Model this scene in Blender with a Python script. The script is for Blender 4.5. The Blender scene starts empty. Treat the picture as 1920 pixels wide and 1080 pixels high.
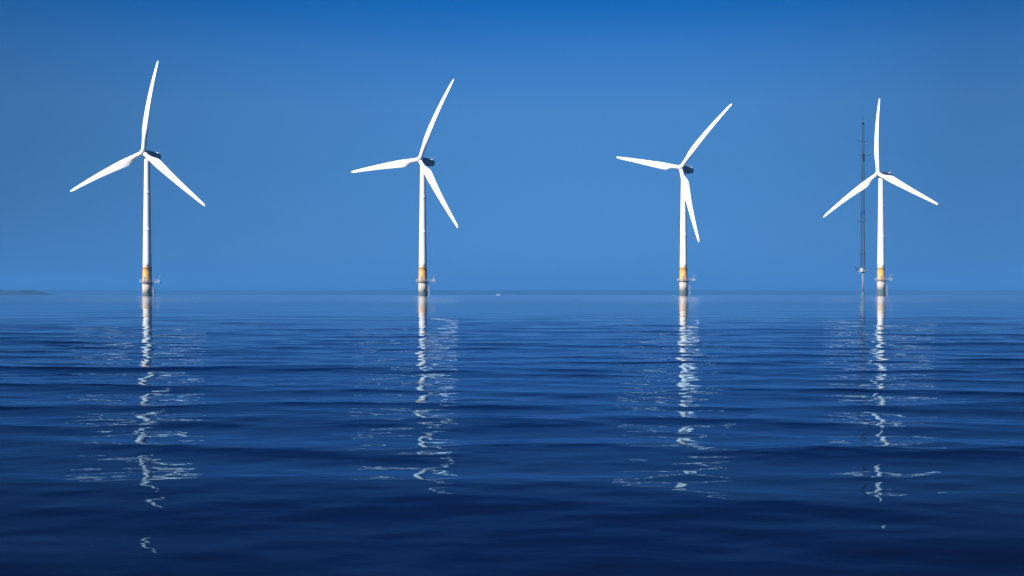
import bpy, bmesh, math, random
import numpy as np
from mathutils import Matrix, Vector

R = math.radians
sc = bpy.context.scene
random.seed(5)

# ------------------------------------------------------------------ camera
CAM_H = 0.7
F = 2000.0            # focal length in pixels of a 1920 px wide picture
cam_d = bpy.data.cameras.new('camera')
cam = bpy.data.objects.new('camera', cam_d)
sc.collection.objects.link(cam)
cam.location = (0, 0, CAM_H)
cam.rotation_euler = (R(90), 0, 0)
cam_d.sensor_width = 36.0
cam_d.lens = F / 1920 * 36.0
cam_d.shift_y = 12.5 / 1920
cam_d.clip_start = 0.05
cam_d.clip_end = 60000
sc.camera = cam

# ------------------------------------------------------------------ sky and sun
SUN_A = R(46)         # sun stands behind the camera, this far round to the left
SUN_EL = R(22)
world = bpy.data.worlds.new('World')
sc.world = world
world.use_nodes = True
nt = world.node_tree
nt.nodes.clear()
out = nt.nodes.new('ShaderNodeOutputWorld')
bg = nt.nodes.new('ShaderNodeBackground')
sky = nt.nodes.new('ShaderNodeTexSky')
sky.sky_type = 'NISHITA'
sky.sun_disc = False
sky.sun_elevation = SUN_EL
sky.sun_rotation = math.pi + SUN_A
sky.air_density = 1.0
sky.dust_density = 0.1
sky.ozone_density = 4.0
geo = nt.nodes.new('ShaderNodeNewGeometry')
sep = nt.nodes.new('ShaderNodeSeparateXYZ')
tc = nt.nodes.new('ShaderNodeTexCoord')
nt.links.new(tc.outputs['Generated'], sep.inputs[0])
ramp = nt.nodes.new('ShaderNodeValToRGB')
nt.links.new(sep.outputs['Z'], ramp.inputs[0])
SKY = [(0.0, (0.1404, 0.2409, 0.8251)), (0.03, (0.1134, 0.2666, 0.6907)), (0.07, (0.133, 0.2917, 0.6104)), (0.12, (0.1614, 0.342, 0.5902)), (0.17, (0.2038, 0.4071, 0.6451)), (0.215, (0.1511, 0.4011, 0.6913)), (0.26, (0.0197, 0.3167, 0.656)), (0.5, (0.01, 0.2, 0.55)), (1.0, (0.06, 0.22, 0.55))]
el = ramp.color_ramp.elements
el[0].position = SKY[0][0]; el[0].color = SKY[0][1] + (1,)
el[1].position = SKY[-1][0]; el[1].color = SKY[-1][1] + (1,)
for p, c in SKY[1:-1]:
    e = el.new(p); e.color = c + (1,)
mul = nt.nodes.new('ShaderNodeMix')
mul.data_type = 'RGBA'; mul.blend_type = 'MULTIPLY'
mul.inputs[0].default_value = 1.0
nt.links.new(sky.outputs[0], mul.inputs[6])
nt.links.new(ramp.outputs[0], mul.inputs[7])
# vignette put into the sky colour: dimmed away from the middle of the view
mth = []
def mnode(op, a, b):
    n_ = nt.nodes.new('ShaderNodeMath'); n_.operation = op
    for i_, v_ in enumerate((a, b)):
        if isinstance(v_, float): n_.inputs[i_].default_value = v_
        else: nt.links.new(v_, n_.inputs[i_])
    return n_.outputs[0]
x2 = mnode('MULTIPLY', mnode('MULTIPLY', sep.outputs['X'], sep.outputs['X']), -1.9)
fx = mnode('MAXIMUM', mnode('ADD', mnode('ADD', x2, mnode('MULTIPLY', sep.outputs['X'], -0.30)), 1.0), 0.6)
mul2 = nt.nodes.new('ShaderNodeVectorMath'); mul2.operation = 'SCALE'
nt.links.new(mul.outputs[2], mul2.inputs[0]); nt.links.new(fx, mul2.inputs[3])
nt.links.new(mul2.outputs[0], bg.inputs[0])
bg.inputs[1].default_value = 0.0785
nt.links.new(bg.outputs[0], out.inputs[0])

sun_d = bpy.data.lights.new('sun', 'SUN')
sun_d.energy = 4.9
sun_d.angle = R(0.5)
sun_d.color = (1.0, 0.955, 0.88)
sun = bpy.data.objects.new('sun', sun_d)
sc.collection.objects.link(sun)
S = Vector((-math.sin(SUN_A) * math.cos(SUN_EL), -math.cos(SUN_A) * math.cos(SUN_EL), math.sin(SUN_EL)))
sun.rotation_euler = S.to_track_quat('Z', 'Y').to_euler()
sun.location = (-30, -20, 60)

sc.view_settings.view_transform = 'Standard'
sc.view_settings.look = 'None'
sc.view_settings.exposure = 0.85
sc.view_settings.gamma = 1.0
sc.render.engine = 'CYCLES'
sc.cycles.use_denoising = True
sc.cycles.volume_bounces = 1
sc.cycles.max_bounces = 6
sc.cycles.diffuse_bounces = 2
sc.cycles.caustics_reflective = False

# ------------------------------------------------------------------ helpers
def link(name, me, parent=None, mat=None, smooth=True):
    o = bpy.data.objects.new(name, me)
    sc.collection.objects.link(o)
    if parent: o.parent = parent
    if mat: me.materials.append(mat)
    if smooth:
        me.polygons.foreach_set('use_smooth', [True] * len(me.polygons))
    return o

def from_bm(name, bm, parent=None, mat=None, smooth=False):
    bmesh.ops.recalc_face_normals(bm, faces=bm.faces)
    me = bpy.data.meshes.new(name)
    bm.to_mesh(me); bm.free()
    return link(name, me, parent, mat, smooth)

def box(bm, c, s, rot=None, bevel=0.0):
    r = bmesh.ops.create_cube(bm, size=1.0)
    M = Matrix.Translation(Vector(c)) @ (rot.to_4x4() if rot else Matrix()) @ Matrix.Diagonal((s[0], s[1], s[2], 1))
    bmesh.ops.transform(bm, matrix=M, verts=r['verts'])
    if bevel:
        es = list({e for v in r['verts'] for e in v.link_edges})
        bmesh.ops.bevel(bm, geom=es, offset=bevel, segments=3, affect='EDGES')

def bar(bm, a, b, r, r2=None, seg=8):
    a, b = Vector(a), Vector(b)
    d = b - a
    M = Matrix.Translation((a + b) / 2) @ d.to_track_quat('Z', 'Y').to_matrix().to_4x4()
    bmesh.ops.create_cone(bm, cap_ends=True, segments=seg, radius1=r, radius2=r if r2 is None else r2, depth=d.length, matrix=M)

def lathe(bm, prof, seg=40, close=True):
    rings = []
    for r, z in prof:
        rings.append([bm.verts.new((r * math.cos(2 * math.pi * i / seg), r * math.sin(2 * math.pi * i / seg), z)) for i in range(seg)])
    for a, b in zip(rings, rings[1:]):
        for i in range(seg):
            j = (i + 1) % seg
            bm.faces.new((a[i], a[j], b[j], b[i]))
    if close:
        bm.faces.new(rings[0]); bm.faces.new(rings[-1])

def material(name, col, rough=0.5, metal=0.0, var=0.12, scale=1.0, stretch=(1, 1, 1), col2=None):
    """paint or metal with soft weathering streaks"""
    m = bpy.data.materials.new(name)
    m.use_nodes = True
    t = m.node_tree
    b = t.nodes['Principled BSDF']
    b.inputs['Roughness'].default_value = rough
    b.inputs['Metallic'].default_value = metal
    co = t.nodes.new('ShaderNodeTexCoord')
    mp = t.nodes.new('ShaderNodeMapping')
    mp.inputs['Scale'].default_value = stretch
    n = t.nodes.new('ShaderNodeTexNoise')
    n.inputs['Scale'].default_value = scale
    n.inputs['Detail'].default_value = 5
    t.links.new(co.outputs['Object'], mp.inputs[0])
    t.links.new(mp.outputs[0], n.inputs['Vector'])
    rp = t.nodes.new('ShaderNodeValToRGB')
    c2 = col2 if col2 else tuple(c * (1 - var * 2) for c in col)
    rp.color_ramp.elements[0].position = 0.32; rp.color_ramp.elements[0].color = c2 + (1,)
    rp.color_ramp.elements[1].position = 0.58; rp.color_ramp.elements[1].color = col + (1,)
    t.links.new(n.outputs['Fac'], rp.inputs[0])
    t.links.new(rp.outputs[0], b.inputs['Base Color'])
    return m

WHITE = material('white_gelcoat', (0.82, 0.82, 0.80), 0.35, var=0.02, scale=0.3, stretch=(1, 1, .3))
TOWERW = material('white_tower_paint', (0.80, 0.80, 0.78), 0.4, var=0.03, scale=0.5, stretch=(1, 1, .08))
YELLOW = material('yellow_paint', (0.66, 0.37, 0.07), 0.5, scale=0.8, stretch=(1, 1, .25), col2=(0.66, 0.36, 0.10))
FADED = material('faded_yellow_paint', (0.55, 0.50, 0.42), 0.6, scale=1.2, stretch=(1, 1, .3), col2=(0.44, 0.35, 0.25))
GROWTH = material('marine_growth', (0.09, 0.12, 0.13), 0.8, scale=4)
STEEL = material('galvanised_steel', (0.30, 0.32, 0.34), 0.45, 0.3, scale=2)
PALE = material('pale_galvanised_steel', (0.60, 0.62, 0.64), 0.5, 0.0, scale=2)
DARKSTEEL = material('dark_lattice_steel', (0.008, 0.018, 0.025), 0.5, 0.2, scale=2)
NACGREY = material('dark_grey_nacelle_shell', (0.045, 0.06, 0.075), 0.4, scale=0.6)
HUBGREY = material('grey_hub_shell', (0.6, 0.6, 0.62), 0.4, scale=0.6)
VENTM = material('black_louvre', (0.012, 0.014, 0.018), 0.6, scale=6)
ORANGE = material('lamp_housing', (0.5, 0.06, 0.03), 0.3)
PILEM = material('weathered_pile', (0.22, 0.21, 0.20), 0.6, scale=1.2, stretch=(1, 1, .3))
PLAT_H = 8.2          # height of the platform above a turbine's own base
HUB_H = 55.15         # hub above platform

# ------------------------------------------------------------------ sea
def sea_mesh():
    h = CAM_H
    pstep = 0.5
    ps = np.arange(F * h / 1.7, 6.0, -pstep)
    ys = F * h / ps
    dys = np.gradient(ys)
    far = np.geomspace(ys[-1], 7300, 60)[1:]
    near = -np.geomspace(30, 0.05, 25) + 1.7
    ya = np.concatenate([near, ys, far])
    dya = np.concatenate([np.gradient(near), dys, np.gradient(far)])
    nc = 1000
    t = np.linspace(-1, 1, nc)
    w = 3.5 + 0.78 * np.maximum(ya, 0)
    w[:25] = np.maximum(w[:25], 4)
    w = np.where(ya > 3000, np.maximum(w, 7300), w)
    w = np.where((ya > 200), 0.78 * ya + 3.5 + np.clip((ya - 200) / 800, 0, 1) * 1800, w)
    w = np.minimum(w, 7300)
    X = w[:, None] * t[None, :]
    Y = np.repeat(ya[:, None], nc, 1)
    dx = (2 * w / nc)[:, None]
    dy = dya[:, None]
    rng = np.random.default_rng(11)
    Z = np.zeros_like(X); DX = np.zeros_like(X); DY = np.zeros_like(X)
    calm = 0.62 + 0.38 * np.clip((ya - 2.8) / 3.0, 0, 1)[:, None]      # a sheltered smooth patch close by
    for (N, l0, l1, lc, lw, spread, amp, q) in BANDS:
        lam = np.exp(rng.uniform(np.log(l0), np.log(l1), N))
        ang = rng.normal(0, spread, N) + 0.05        # crests lie mostly across the view
        for i in range(N):
            k = 2 * math.pi / lam[i]
            sa, ca = math.sin(ang[i]), math.cos(ang[i])
            kx, ky = k * sa, k * ca
            sl = amp * math.exp(-0.5 * ((math.log(lam[i] / lc)) / lw) ** 2)
            a = sl / k
            wy = np.clip((2 * math.pi / max(abs(ky), 1e-6)) / (dy * 2.6) - 0.7, 0, 1)
            wx = np.clip((2 * math.pi / max(abs(kx), 1e-6)) / (dx * 2.6) - 0.7, 0, 1)
            ph, p2, p3 = rng.uniform(0, 2 * math.pi, 3)
            g1, g2 = rng.uniform(.08, .2), rng.uniform(.08, .2)
            rows = np.nonzero((wx * wy)[:, 0] > 0.001)[0]
            if not len(rows): continue
            r0, r1 = rows[0], rows[-1] + 1
            x_, y_ = X[r0:r1], Y[r0:r1]
            th = kx * x_ + ky * y_ + ph + 0.8 * np.sin(k * (g1 * x_ * ca - g2 * y_) + p3)
            # wave groups: each train swells and dies away along and across itself
            grp = 0.62 + 0.62 * np.sin(k * (g2 * x_ + g1 * .8 * y_) + p2)
            c = (wx * wy * calm)[r0:r1] * a * grp
            Z[r0:r1] += c * np.cos(th)
            sn = np.sin(th)
            DX[r0:r1] -= q * c * sa * sn
            DY[r0:r1] -= q * c * ca * sn
    co = np.stack([X + DX, Y + DY, Z], -1).reshape(-1, 3).astype(np.float32)
    nr = len(ya)
    idx = np.arange(nr * nc, dtype=np.int32).reshape(nr, nc)
    q4 = np.stack([idx[:-1, :-1], idx[:-1, 1:], idx[1:, 1:], idx[1:, :-1]], -1).reshape(-1)
    me = bpy.data.meshes.new('sea')
    me.vertices.add(len(co)); me.vertices.foreach_set('co', co.ravel())
    nf = len(q4) // 4
    me.loops.add(len(q4)); me.loops.foreach_set('vertex_index', q4)
    me.polygons.add(nf); me.polygons.foreach_set('loop_start', np.arange(nf, dtype=np.int32) * 4)
    me.polygons.foreach_set('use_smooth', np.ones(nf, dtype=bool))
    me.update(calc_edges=True); me.validate()
    return me

# number, shortest, longest, centre, width (log), spread of direction, slope
BANDS = [(7, 0.9, 2.2, 1.4, 1.0, 0.16, 0.0150, 6.0),
         (46, 1.3, 7.0, 2.4, .7, 0.24, 0.0046, 9.0),
         (70, 0.30, 1.3, 0.65, .6, 0.27, 0.0062, 8.0),
         (40, 0.22, 0.8, 0.4, .6, 0.75, 0.0042, 2.5),
         (50, 0.10, 0.30, 0.2, .7, 0.45, 0.0034, 2.5)]
m = bpy.data.materials.new('sea_water')
m.use_nodes = True
t = m.node_tree
t.nodes.remove(t.nodes['Principled BSDF'])
body = t.nodes.new('ShaderNodeBsdfDiffuse'); body.inputs[0].default_value = (0.003, 0.006, 0.018, 1)
glo = t.nodes.new('ShaderNodeBsdfGlossy'); glo.inputs['Color'].default_value = (0.47, 0.76, 1.0, 1)
glo.inputs['Roughness'].default_value = 0.02
fre = t.nodes.new('ShaderNodeFresnel'); fre.inputs['IOR'].default_value = 1.125
mx = t.nodes.new('ShaderNodeMixShader')
# mirror tint: deep blue when looked into, colourless at grazing angles
gm = t.nodes.new('ShaderNodeMapRange'); gm.interpolation_type = 'SMOOTHSTEP'
gm.inputs[1].default_value = 0.42; gm.inputs[2].default_value = 0.92
gr = t.nodes.new('ShaderNodeMix'); gr.data_type = 'RGBA'
gr.inputs[6].default_value = (0.41, 0.67, 0.96, 1); gr.inputs[7].default_value = (0.95, 0.97, 1.0, 1)
t.links.new(fre.outputs[0], gm.inputs[0]); t.links.new(gm.outputs[0], gr.inputs[0]); t.links.new(gr.outputs[2], glo.inputs['Color'])
t.links.new(fre.outputs[0], mx.inputs[0]); t.links.new(body.outputs[0], mx.inputs[1]); t.links.new(glo.outputs[0], mx.inputs[2])
t.links.new(mx.outputs[0], t.nodes['Material Output'].inputs['Surface'])
co = t.nodes.new('ShaderNodeTexCoord')
mp = t.nodes.new('ShaderNodeMapping'); mp.inputs['Scale'].default_value = (0.55, 1, 1)
n1 = t.nodes.new('ShaderNodeTexNoise'); n1.inputs['Scale'].default_value = 7.0; n1.inputs['Detail'].default_value = 3.0
n1.inputs['Roughness'].default_value = 0.4
t.links.new(co.outputs['Object'], mp.inputs[0]); t.links.new(mp.outputs[0], n1.inputs['Vector'])
sp = t.nodes.new('ShaderNodeSeparateXYZ'); t.links.new(co.outputs['Object'], sp.inputs[0])
mr = t.nodes.new('ShaderNodeMapRange')
mr.inputs[1].default_value = 5; mr.inputs[2].default_value = 45; mr.inputs[3].default_value = 1; mr.inputs[4].default_value = 0
t.links.new(sp.outputs['Y'], mr.inputs[0])
# ripples too small to model out there widen the mirror image of far things
mr2 = t.nodes.new('ShaderNodeMapRange')
mr2.inputs[1].default_value = 10; mr2.inputs[2].default_value = 120; mr2.inputs[3].default_value = 0.02; mr2.inputs[4].default_value = 0.12
t.links.new(sp.outputs['Y'], mr2.inputs[0]); t.links.new(mr2.outputs[0], glo.inputs['Roughness'])
bp = t.nodes.new('ShaderNodeBump'); bp.inputs['Distance'].default_value = 0.0022
t.links.new(n1.outputs['Fac'], bp.inputs['Height']); t.links.new(mr.outputs[0], bp.inputs['Strength'])
for n_ in (body, glo, fre): t.links.new(bp.outputs[0], n_.inputs['Normal'])
sea = link('sea', sea_mesh(), None, m, False)
sea['kind'] = 'structure'

# ------------------------------------------------------------------ far shore
def shore(name, y0, x0, x1, hfun, depth, mat):
    bm = bmesh.new()
    nx, ny = 260, 10
    rows = []
    for j in range(ny + 1):
        v = j / ny
        prof = math.sin(min(1.0, v * 1.3) * math.pi / 2) if v < .77 else math.cos((v - .77) / .23 * math.pi / 2)
        row = []
        for i in range(nx + 1):
            x = x0 + (x1 - x0) * i / nx
            row.append(bm.verts.new((x, y0 + depth * v + 40 * math.sin(x / 330), -0.6 + (hfun(x) + .6) * prof)))
        rows.append(row)
    for a, b_ in zip(rows, rows[1:]):
        for i in range(nx):
            bm.faces.new((a[i], a[i + 1], b_[i + 1], b_[i]))
    o = from_bm(name, bm, None, mat, True)
    o['kind'] = 'structure'
    return o

LAND = material('wooded_land', (0.022, 0.040, 0.030), 0.9, scale=0.01, col2=(0.012, 0.026, 0.022))
def hh(x):
    e = min(1.0, max(0.0, (6600 - abs(x)) / 600))
    return e * (24.5 + 1.2 * math.sin(x / 410 + 1) + 0.9 * math.sin(x / 137) + 0.5 * math.sin(x / 53 + 2))
shore('far_shore_hills', 4900, -6700, 6700, hh, 900, LAND)
def hd(x):
    # low wooded point that slopes down to the right
    u = (x + 1055) / 45.0
    return 10.5 * max(0.0, min(1.0, 1 - u)) ** 0.8 * (1 + .07 * math.sin(x / 17)) * min(1.0, (x + 2300) / 200.0) + 0.02
shore('wooded_headland', 2150, -2290, -960, hd, 250, LAND)

# ------------------------------------------------------------------ wind turbines
def blade_mesh():
    Rr = 40.0
    st = [1.0, 1.6, 2.4, 3.4, 4.6, 5.8, 7.2, 8.6, 10.5, 13, 16, 19, 22, 25, 28, 31, 34, 36.5, 38.3, 39.3, 39.8, 40.0]
    cr = [1.0, 3.0, 5.0, 7.0, 8.8, 12, 20, 30, 36, 38.8, 39.6, 40.0]
    cc = [1.9, 1.9, 2.25, 3.1, 3.55, 3.3, 2.55, 1.75, 1.25, 0.95, 0.6, 0.15]
    tr = [1, 3.5, 6, 9, 14, 22, 32, 40]; tt = [1.0, 1.0, .62, .34, .24, .19, .16, .14]
    br = [1, 6, 9, 15, 25, 40]; bb = [24, 21, 17, 10, 5, 1]
    n = 14
    bm = bmesh.new()
    rings = []
    for r in st:
        c = np.interp(r, cr, cc); th = np.interp(r, tr, tt); be = R(np.interp(r, br, bb) + 2)
        blend = min(1, max(0, (r - 3) / 4.5))
        off = 1.3 * math.sin(math.pi * r / Rr)          # bowed upwind in the middle
        ring = []
        for i in range(2 * n):
            a = 2 * math.pi * i / (2 * n)
            xc = 0.5 * (1 + math.cos(a))                # 1 = leading edge ... 0 = trailing edge
            s = 1 if a < math.pi else -1
            xf = 1 - xc
            ya_ = 5 * th * (0.2969 * math.sqrt(xf) - 0.126 * xf - 0.3516 * xf ** 2 + 0.2843 * xf ** 3 - 0.1015 * xf ** 4) + 0.012
            circ = math.sin(a) * 0.5
            yy = s * ya_ * blend + circ * (1 - blend)
            xx = (xc - (0.5 * (1 - blend) + 0.70 * blend))
            px, py = xx * c, yy * c
            qx = px * math.cos(be) + py * math.sin(be)
            qy = -px * math.sin(be) + py * math.cos(be)
            ring.append(bm.verts.new((qx, qy - off, r)))
        rings.append(ring)
    for a, b_ in zip(rings, rings[1:]):
        for i in range(2 * n):
            j = (i + 1) % (2 * n)
            bm.faces.new((a[i], a[j], b_[j], b_[i]))
    bm.faces.new(rings[0]); bm.faces.new(rings[-1])
    bmesh.ops.recalc_face_normals(bm, faces=bm.faces)
    me = bpy.data.meshes.new('blade'); bm.to_mesh(me); bm.free()
    me.materials.append(WHITE)
    me.polygons.foreach_set('use_smooth', [True] * len(me.polygons))
    return me

BLADE = blade_mesh()

def make_turbine():
    root = bpy.data.objects.new('wind_turbine', None)
    sc.collection.objects.link(root)
    P = PLAT_H
    # steel tower, white
    bm = bmesh.new()
    z0 = P + 6.5
    prof = []
    zt = P + HUB_H - 1.9
    for k in range(25):
        u = k / 24
        prof.append((1.80 + (1.16 - 1.80) * u ** 1.05, z0 + (zt - z0) * u))
    for u in (0.34, 0.68):
        r_ = 1.80 + (1.16 - 1.80) * u ** 1.05
        z_ = z0 + (zt - z0) * u
        prof += [(r_ + .0, z_ - .10), (r_ + .05, z_ - .08), (r_ + .05, z_ + .08), (r_, z_ + .10)]
    prof.sort(key=lambda q: q[1])
    lathe(bm, prof)
    from_bm('tower', bm, root, TOWERW, True)
    # bright yellow transition piece above the platform
    bm = bmesh.new()
    lathe(bm, [(1.96, P + .12), (1.95, P + 1.0), (1.90, P + 4.5), (1.86, P + 6.3), (1.95, P + 6.32), (1.95, P + 6.5)])
    tp = from_bm('transition_piece', bm, root, YELLOW, True)
    # identification plate and door on it, facing the camera side
    bm = bmesh.new()
    box(bm, (-0.35, -1.93, P + 1.35), (0.8, 0.16, 2.0), bevel=.05)
    from_bm('door', bm, tp, STEEL)
    bm = bmesh.new()
    # foundation pile with growth ring
    lathe(bm, [(2.02, P - 4.68), (2.02, P - .12)])
    from_bm('foundation_pile', bm, root, FADED, True)
    bm = bmesh.new()
    lathe(bm, [(2.05, -9), (2.05, P - 4.9), (2.03, P - 4.68)])
    from_bm('growth_band', bm, root, GROWTH, True)
    # platform ring with a lay-down bay to the right
    bm = bmesh.new()
    lathe(bm, [(2.04, P - .12), (3.05, P - .12), (3.05, P + .10), (2.04, P + .10)], close=False)
    box(bm, (4.15, -0.2, P - .03), (3.0, 2.2, .18))
    for k in range(10):
        a = 2 * math.pi * k / 10
        bar(bm, (2.02 * math.cos(a), 2.02 * math.sin(a), P - 1.1), (2.9 * math.cos(a), 2.9 * math.sin(a), P - .14), .06)
    pl = from_bm('platform', bm, root, STEEL)
    bm = bmesh.new()
    for hgt in (.55, 1.1):
        pts = [Vector((3.0 * math.cos(a), 3.0 * math.sin(a), P + hgt)) for a in np.linspace(R(25), R(335), 30)]
        pts = pts[:]
        loop = [Vector((5.6, .85, P + hgt))] + pts + [Vector((5.6, -1.25, P + hgt))]
        for a, b_ in zip(loop, loop[1:] + loop[:1]):
            bar(bm, a, b_, .04, seg=6)
    for a in np.linspace(R(25), R(335), 16):
        bar(bm, (3.0 * math.cos(a), 3.0 * math.sin(a), P), (3.0 * math.cos(a), 3.0 * math.sin(a), P + 1.12), .04, seg=6)
    for x_, y_ in ((5.6, .85), (5.6, -1.25), (4.4, .85), (4.4, -1.25), (5.6, -.2)):
        bar(bm, (x_, y_, P), (x_, y_, P + 1.12), .04, seg=6)
    from_bm('railing', bm, pl, PALE)
    # davit crane on the bay
    bm = bmesh.new()
    bar(bm, (5.0, .2, P), (5.0, .2, P + 2.6), .12)
    bar(bm, (5.0, .2, P + 2.6), (6.1, -.5, P + 3.1), .08)
    bar(bm, (6.1, -.5, P + 3.1), (6.1, -.5, P + 2.2), .025)
    box(bm, (5.0, .2, P + .7), (.5, .5, .9), bevel=.05)
    from_bm('davit_crane', bm, root, STEEL)
    # boat landing: fenders and ladder down the right side
    bm = bmesh.new()
    for y_ in (-.55, .55):
        bar(bm, (3.0, y_ - .3, -3), (3.0, y_ - .3, P - 2.2), .16, seg=10)
        for z_ in (1.5, P - 4.0, P - 2.3):
            bar(bm, (2.0, y_ - .3, z_), (3.0, y_ - .3, z_), .10)
    for y_ in (-.55, -.05):
        bar(bm, (2.7, y_, -2), (2.7, y_, P + .1), .04, seg=6)
    for k in range(32):
        z_ = -1.5 + k * .3
        bar(bm, (2.7, -.55, z_), (2.7, -.05, z_), .025, seg=5)
    from_bm('boat_landing', bm, root, STEEL)
    # nacelle: x right, y downwind, origin at hub height on the tower axis
    bm = bmesh.new()
    sec = [(-1.3, 1.0, 1.0, -.95), (-0.9, 1.4, 1.2, -1.35), (0.2, 1.55, 1.3, -1.5), (4.2, 1.6, 1.35, -1.5), (6.6, 1.55, 1.3, -1.35), (7.6, 1.45, 1.2, -.8)]
    rr = []
    for y_, w, top, bot in sec:
        ring = []
        q = .42
        for sx, sz in ((1, -1), (1, 1), (-1, 1), (-1, -1)):
            zc = top if sz > 0 else bot
            cx, cz = sx * (w - q), zc - sz * q
            base = {(1, -1): -90, (1, 1): 0, (-1, 1): 90, (-1, -1): 180}[(sx, sz)]
            for k in range(5):
                a = R(base + 90 * k / 4)
                ring.append(bm.verts.new((cx + q * math.cos(a), y_, cz + q * math.sin(a))))
        rr.append(ring)
    L = len(rr[0])
    for a, b_ in zip(rr, rr[1:]):
        for i in range(L):
            j = (i + 1) % L
            bm.faces.new((a[i], a[j], b_[j], b_[i]))
    bm.faces.new(rr[0]); bm.faces.new(rr[-1])
    nac = from_bm('nacelle', bm, root, NACGREY, True)
    bm = bmesh.new()
    for sx in (-1, 1):
        box(bm, (sx * 1.60, 3.2, .0), (.06, 5.2, .45), bevel=.02)
        box(bm, (sx * 1.52, 6.9, .2), (.16, .4, 1.3), bevel=.02)
    from_bm('side_louvre', bm, nac, VENTM)
    bm = bmesh.new()
    box(bm, (0, 6.2, 1.5), (2.4, .9, .5), bevel=.1)
    from_bm('cooler_top', bm, nac, HUBGREY)
    bm = bmesh.new()
    box(bm, (0, 2.4, 1.42), (1.6, 2.0, .2), bevel=.06)
    from_bm('roof_hatch', bm, nac, PALE)
    for sx in (-.9, .9):
        bm = bmesh.new()
        bar(bm, (sx, 7.0, 1.1), (sx, 7.0, 2.9), .06)
        bar(bm, (sx - .25, 7.0, 2.9), (sx + .25, 7.0, 2.9), .05)
        from_bm('wind_sensor_mast', bm, nac, STEEL)
    bm = bmesh.new()
    lathe(bm, [(.24, 2.0), (.24, 2.35), (.15, 2.5), (.02, 2.55)], seg=16)
    o = from_bm('warning_lamp', bm, nac, ORANGE, True)
    o.location = (0, 4.9, -.75)
    # collar between tower and nacelle
    bm = bmesh.new()
    lathe(bm, [(1.17, P + HUB_H - 1.9), (1.35, P + HUB_H - 1.85), (1.35, P + HUB_H - 1.55)])
    from_bm('yaw_collar', bm, root, HUBGREY, True)
    # hub with spinner (axis is -y)
    bm = bmesh.new()
    lathe(bm, [(1.15, -1.45), (1.42, -1.1), (1.50, -.2), (1.45, .5), (1.2, 1.1), (.8, 1.5), (.35, 1.72), (.03, 1.78)], seg=32)
    bmesh.ops.rotate(bm, verts=bm.verts, matrix=Matrix.Rotation(R(90), 3, 'X'))
    from_bm('hub', bm, root, HUBGREY, True)
    for k in range(3):
        o = bpy.data.objects.new('blade', BLADE)
        sc.collection.objects.link(o); o.parent = root
    return root

def children(o): return [c for c in sc.objects if c.parent == o]

def copy_tree(o, parent=None):
    c = o.copy(); sc.collection.objects.link(c)
    if parent: c.parent = parent
    for ch in children(o):
        copy_tree(ch, c)
    return c

TURB = [   # tower px, px per metre, platform height above water, yaw, rotor angle, label
    (276.0, 4.377, 5.95, 18, 7.0, 'white offshore wind turbine furthest left, two blades spread low, third leaning slightly right'),
    (792.8, 4.116, 6.65, 30, 25.0, 'white offshore wind turbine with one blade almost level to the left, second from the left'),
    (1281.5, 3.818, 7.50, 39, 42.5, 'white offshore wind turbine with one blade hanging along its tower, third from left'),
    (1651.7, 3.601, 8.20, 54, -2.0, 'white offshore wind turbine standing beside the dark lattice mast, one blade pointing straight up'),
]
proto = make_turbine()
turbines = [proto] + [copy_tree(proto) for _ in TURB[1:]]
for o, (px, s, zp, yaw, th, lab) in zip(turbines, TURB):
    D = F / s
    o.location = ((px - 960) / s, D, zp - PLAT_H)
    o['label'] = lab; o['category'] = 'wind turbine'; o['group'] = 'offshore wind turbines in a row'
    tilt = -0.09
    B = Matrix.Translation((0, 0, PLAT_H + HUB_H)) @ Matrix.Rotation(-R(yaw), 4, 'Z') @ Matrix.Rotation(tilt, 4, 'X')
    k = 0
    span = {30: .98, 39: .975}.get(yaw, 1.0)
    for c in children(o):
        n = c.name.split('.')[0]
        if n == 'nacelle': c.matrix_local = B
        elif n == 'hub': c.matrix_local = B @ Matrix.Translation((0, -2.6, 0))
        elif n == 'blade':
            c.matrix_local = B @ Matrix.Translation((0, -2.6, 0)) @ Matrix.Rotation(R(th + 120 * k), 4, 'Y') @ Matrix.Diagonal((1, 1, span, 1))
            k += 1

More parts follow.
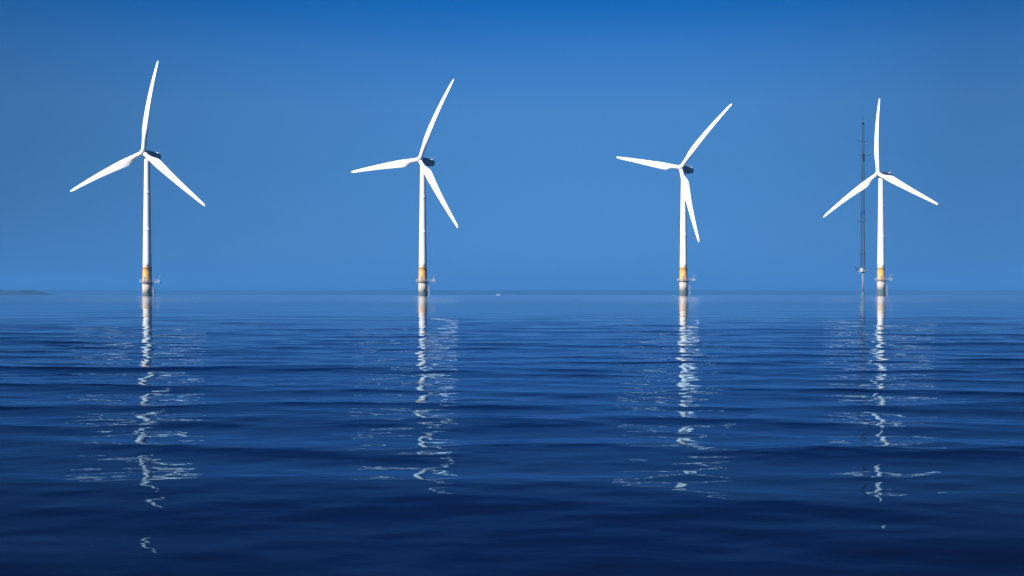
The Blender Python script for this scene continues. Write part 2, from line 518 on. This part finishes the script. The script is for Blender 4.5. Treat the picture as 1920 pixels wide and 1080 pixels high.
# ------------------------------------------------------------------ met mast
def mast():
    s = 3.45
    D = F / s
    root = bpy.data.objects.new('measuring_mast', None)
    sc.collection.objects.link(root)
    root.location = ((1618 - 960) / s, D, 0)
    root['label'] = 'slender dark lattice mast with side booms on a thin pale pile, behind the rightmost turbine'
    root['category'] = 'measuring mast'
    Z = lambda y: (552.5 - y) / s + CAM_H
    zp = Z(509)
    bm = bmesh.new()
    lathe(bm, [(.52, 2.2), (.52, zp - .15)], seg=20)
    pile = from_bm('pile', bm, root, PILEM, True)
    bm = bmesh.new()
    lathe(bm, [(.75, -8), (.75, 2.0), (.52, 2.2)], seg=20)
    from_bm('pile_foot', bm, root, GROWTH, True)
    bm = bmesh.new()
    lathe(bm, [(.3, zp - .15), (2.5, zp - .15), (2.7, zp), (2.7, zp + .12), (.3, zp + .12)], seg=12)
    for k in range(6):
        a = k * math.pi / 3
        bar(bm, (.52 * math.cos(a), .52 * math.sin(a), zp - 1.3), (2.2 * math.cos(a), 2.2 * math.sin(a), zp - .15), .07)
    pl = from_bm('platform', bm, root, PALE)
    bm = bmesh.new()
    for k in range(12):
        a, c = k * math.pi / 6, (k + 1) * math.pi / 6
        for hgt in (.6, 1.15):
            bar(bm, (2.6 * math.cos(a), 2.6 * math.sin(a), zp + hgt), (2.6 * math.cos(c), 2.6 * math.sin(c), zp + hgt), .045, seg=6)
        bar(bm, (2.6 * math.cos(a), 2.6 * math.sin(a), zp), (2.6 * math.cos(a), 2.6 * math.sin(a), zp + 1.15), .045, seg=6)
    from_bm('railing', bm, pl, STEEL)
    bm = bmesh.new()
    box(bm, (-1.15, -1.2, zp + .95), (1.1, .9, 1.6), bevel=.06)
    from_bm('equipment_cabinet', bm, root, WHITE)
    bm = bmesh.new()
    bar(bm, (-2.4, -.8, zp + .6), (-4.4, -.8, zp + 2.2), .07)
    bar(bm, (-2.6, -.8, zp + 1.1), (-4.4, -.8, zp + .3), .06)
    for x_, z_ in ((-4.3, zp + 2.2), (-3.2, zp + 1.7), (-3.9, zp + .9)):
        bmesh.ops.create_uvsphere(bm, u_segments=10, v_segments=6, radius=.32, matrix=Matrix.Translation((x_, -.8, z_)))
    from_bm('sensor_outrigger', bm, root, DARKSTEEL)
    # lattice column
    ztop = Z(229)
    bm = bmesh.new()
    def leg(k, z):
        u = (z - zp) / (ztop - zp)
        r_ = 1.12 * (1 - u) + .42 * u
        a = R([170, 20, -60][k])
        return Vector((r_ * math.cos(a), r_ * math.sin(a), z))
    nseg = 46
    zs = np.linspace(zp + .1, ztop, nseg + 1)
    for k in range(3):
        bar(bm, leg(k, zs[0]), leg(k, zs[-1]), .27, .16)
    for i in range(nseg):
        for k in range(3):
            j = (k + 1) % 3
            if i % 2: bar(bm, leg(k, zs[i]), leg(j, zs[i + 1]), .07, seg=5)
            else: bar(bm, leg(j, zs[i]), leg(k, zs[i + 1]), .07, seg=5)
            bar(bm, leg(k, zs[i]), leg(j, zs[i]), .045, seg=5)
    from_bm('lattice_column', bm, root, DARKSTEEL)
    bm = bmesh.new()
    bar(bm, (.75, -.5, zp), (.35, -.25, ztop), .2)
    from_bm('cable_run', bm, root, DARKSTEEL)
    for y, l, r_ in ((265, 3.4, 2.2), (292, 2.6, 4.0), (332, 1.3, 1.2), (415, 2.6, 1.4), (476, 2.4, 1.2)):
        z = Z(y)
        bm = bmesh.new()
        bar(bm, (-l, -.2, z), (r_, -.2, z), .11, seg=6)
        bar(bm, (-l, -.2, z), (-l, -.2, z + .8), .06, seg=6)
        bar(bm, (r_, -.2, z), (r_, -.2, z + .8), .06, seg=6)
        bmesh.ops.create_uvsphere(bm, u_segments=8, v_segments=5, radius=.2, matrix=Matrix.Translation((-l, -.2, z + .85)))
        bmesh.ops.create_uvsphere(bm, u_segments=8, v_segments=5, radius=.2, matrix=Matrix.Translation((r_, -.2, z + .85)))
        from_bm('boom', bm, root, DARKSTEEL)
    for y, x_, w, hgt in ((232, -.3, 1.1, 1.0), (293, .2, 1.1, 2.6), (300, .3, .9, 1.4)):
        bm = bmesh.new()
        box(bm, (x_, -.6, Z(y)), (w, .6, hgt), bevel=.08)
        from_bm('instrument_box', bm, root, DARKSTEEL)
    bm = bmesh.new()
    bar(bm, (0, 0, ztop - .5), (0, 0, Z(215)), .13, .05)
    from_bm('lightning_rod', bm, root, DARKSTEEL)
mast()

# ------------------------------------------------------------------ small far boat
def boat():
    root = bpy.data.objects.new('motor_boat', None)
    sc.collection.objects.link(root)
    D = 1700.0
    root.location = ((934 - 960) / F * D, D, 0)
    root.scale = (.75, .75, .6)
    root['label'] = 'tiny white boat far away by the shoreline between the two middle turbines'
    root['category'] = 'boat'
    bm = bmesh.new()
    rings = []
    for x, w, z0, z1 in ((-4.2, 1.3, -.3, 1.0), (-2, 1.5, -.4, 1.0), (1, 1.5, -.4, 1.15), (3, .9, -.2, 1.4), (4.4, .08, .6, 1.7)):
        rings.append([bm.verts.new(p) for p in ((x, -w, z1), (x, -w * .8, z0), (x, w * .8, z0), (x, w, z1))])
    for a, b_ in zip(rings, rings[1:]):
        for i in range(4):
            bm.faces.new((a[i], a[(i + 1) % 4], b_[(i + 1) % 4], b_[i]))
    bm.faces.new(rings[0]); bm.faces.new(rings[-1])
    from_bm('hull', bm, root, WHITE)
    bm = bmesh.new()
    box(bm, (-.6, 0, 1.6), (3.0, 2.0, 1.3), bevel=.2)
    from_bm('cabin', bm, root, WHITE)
    bm = bmesh.new()
    box(bm, (-.4, 0, 1.75), (3.1, 2.06, .45), bevel=.1)
    from_bm('window', bm, root, VENTM)
boat()

# ------------------------------------------------------------------ haze
bm = bmesh.new()
box(bm, (0, 3650, 59), (15600, 7900, 120))
hz = from_bm('haze', bm)
hz['kind'] = 'stuff'
m = bpy.data.materials.new('haze_air')
m.use_nodes = True
t = m.node_tree
t.nodes.remove(t.nodes['Principled BSDF'])
v = t.nodes.new('ShaderNodeVolumePrincipled')
v.inputs['Color'].default_value = (0.078, 0.32, 0.73, 1)
v.inputs['Density'].default_value = 2.8e-4
v.inputs['Anisotropy'].default_value = 0.0
t.links.new(v.outputs[0], t.nodes['Material Output'].inputs['Volume'])
hz.data.materials.append(m)
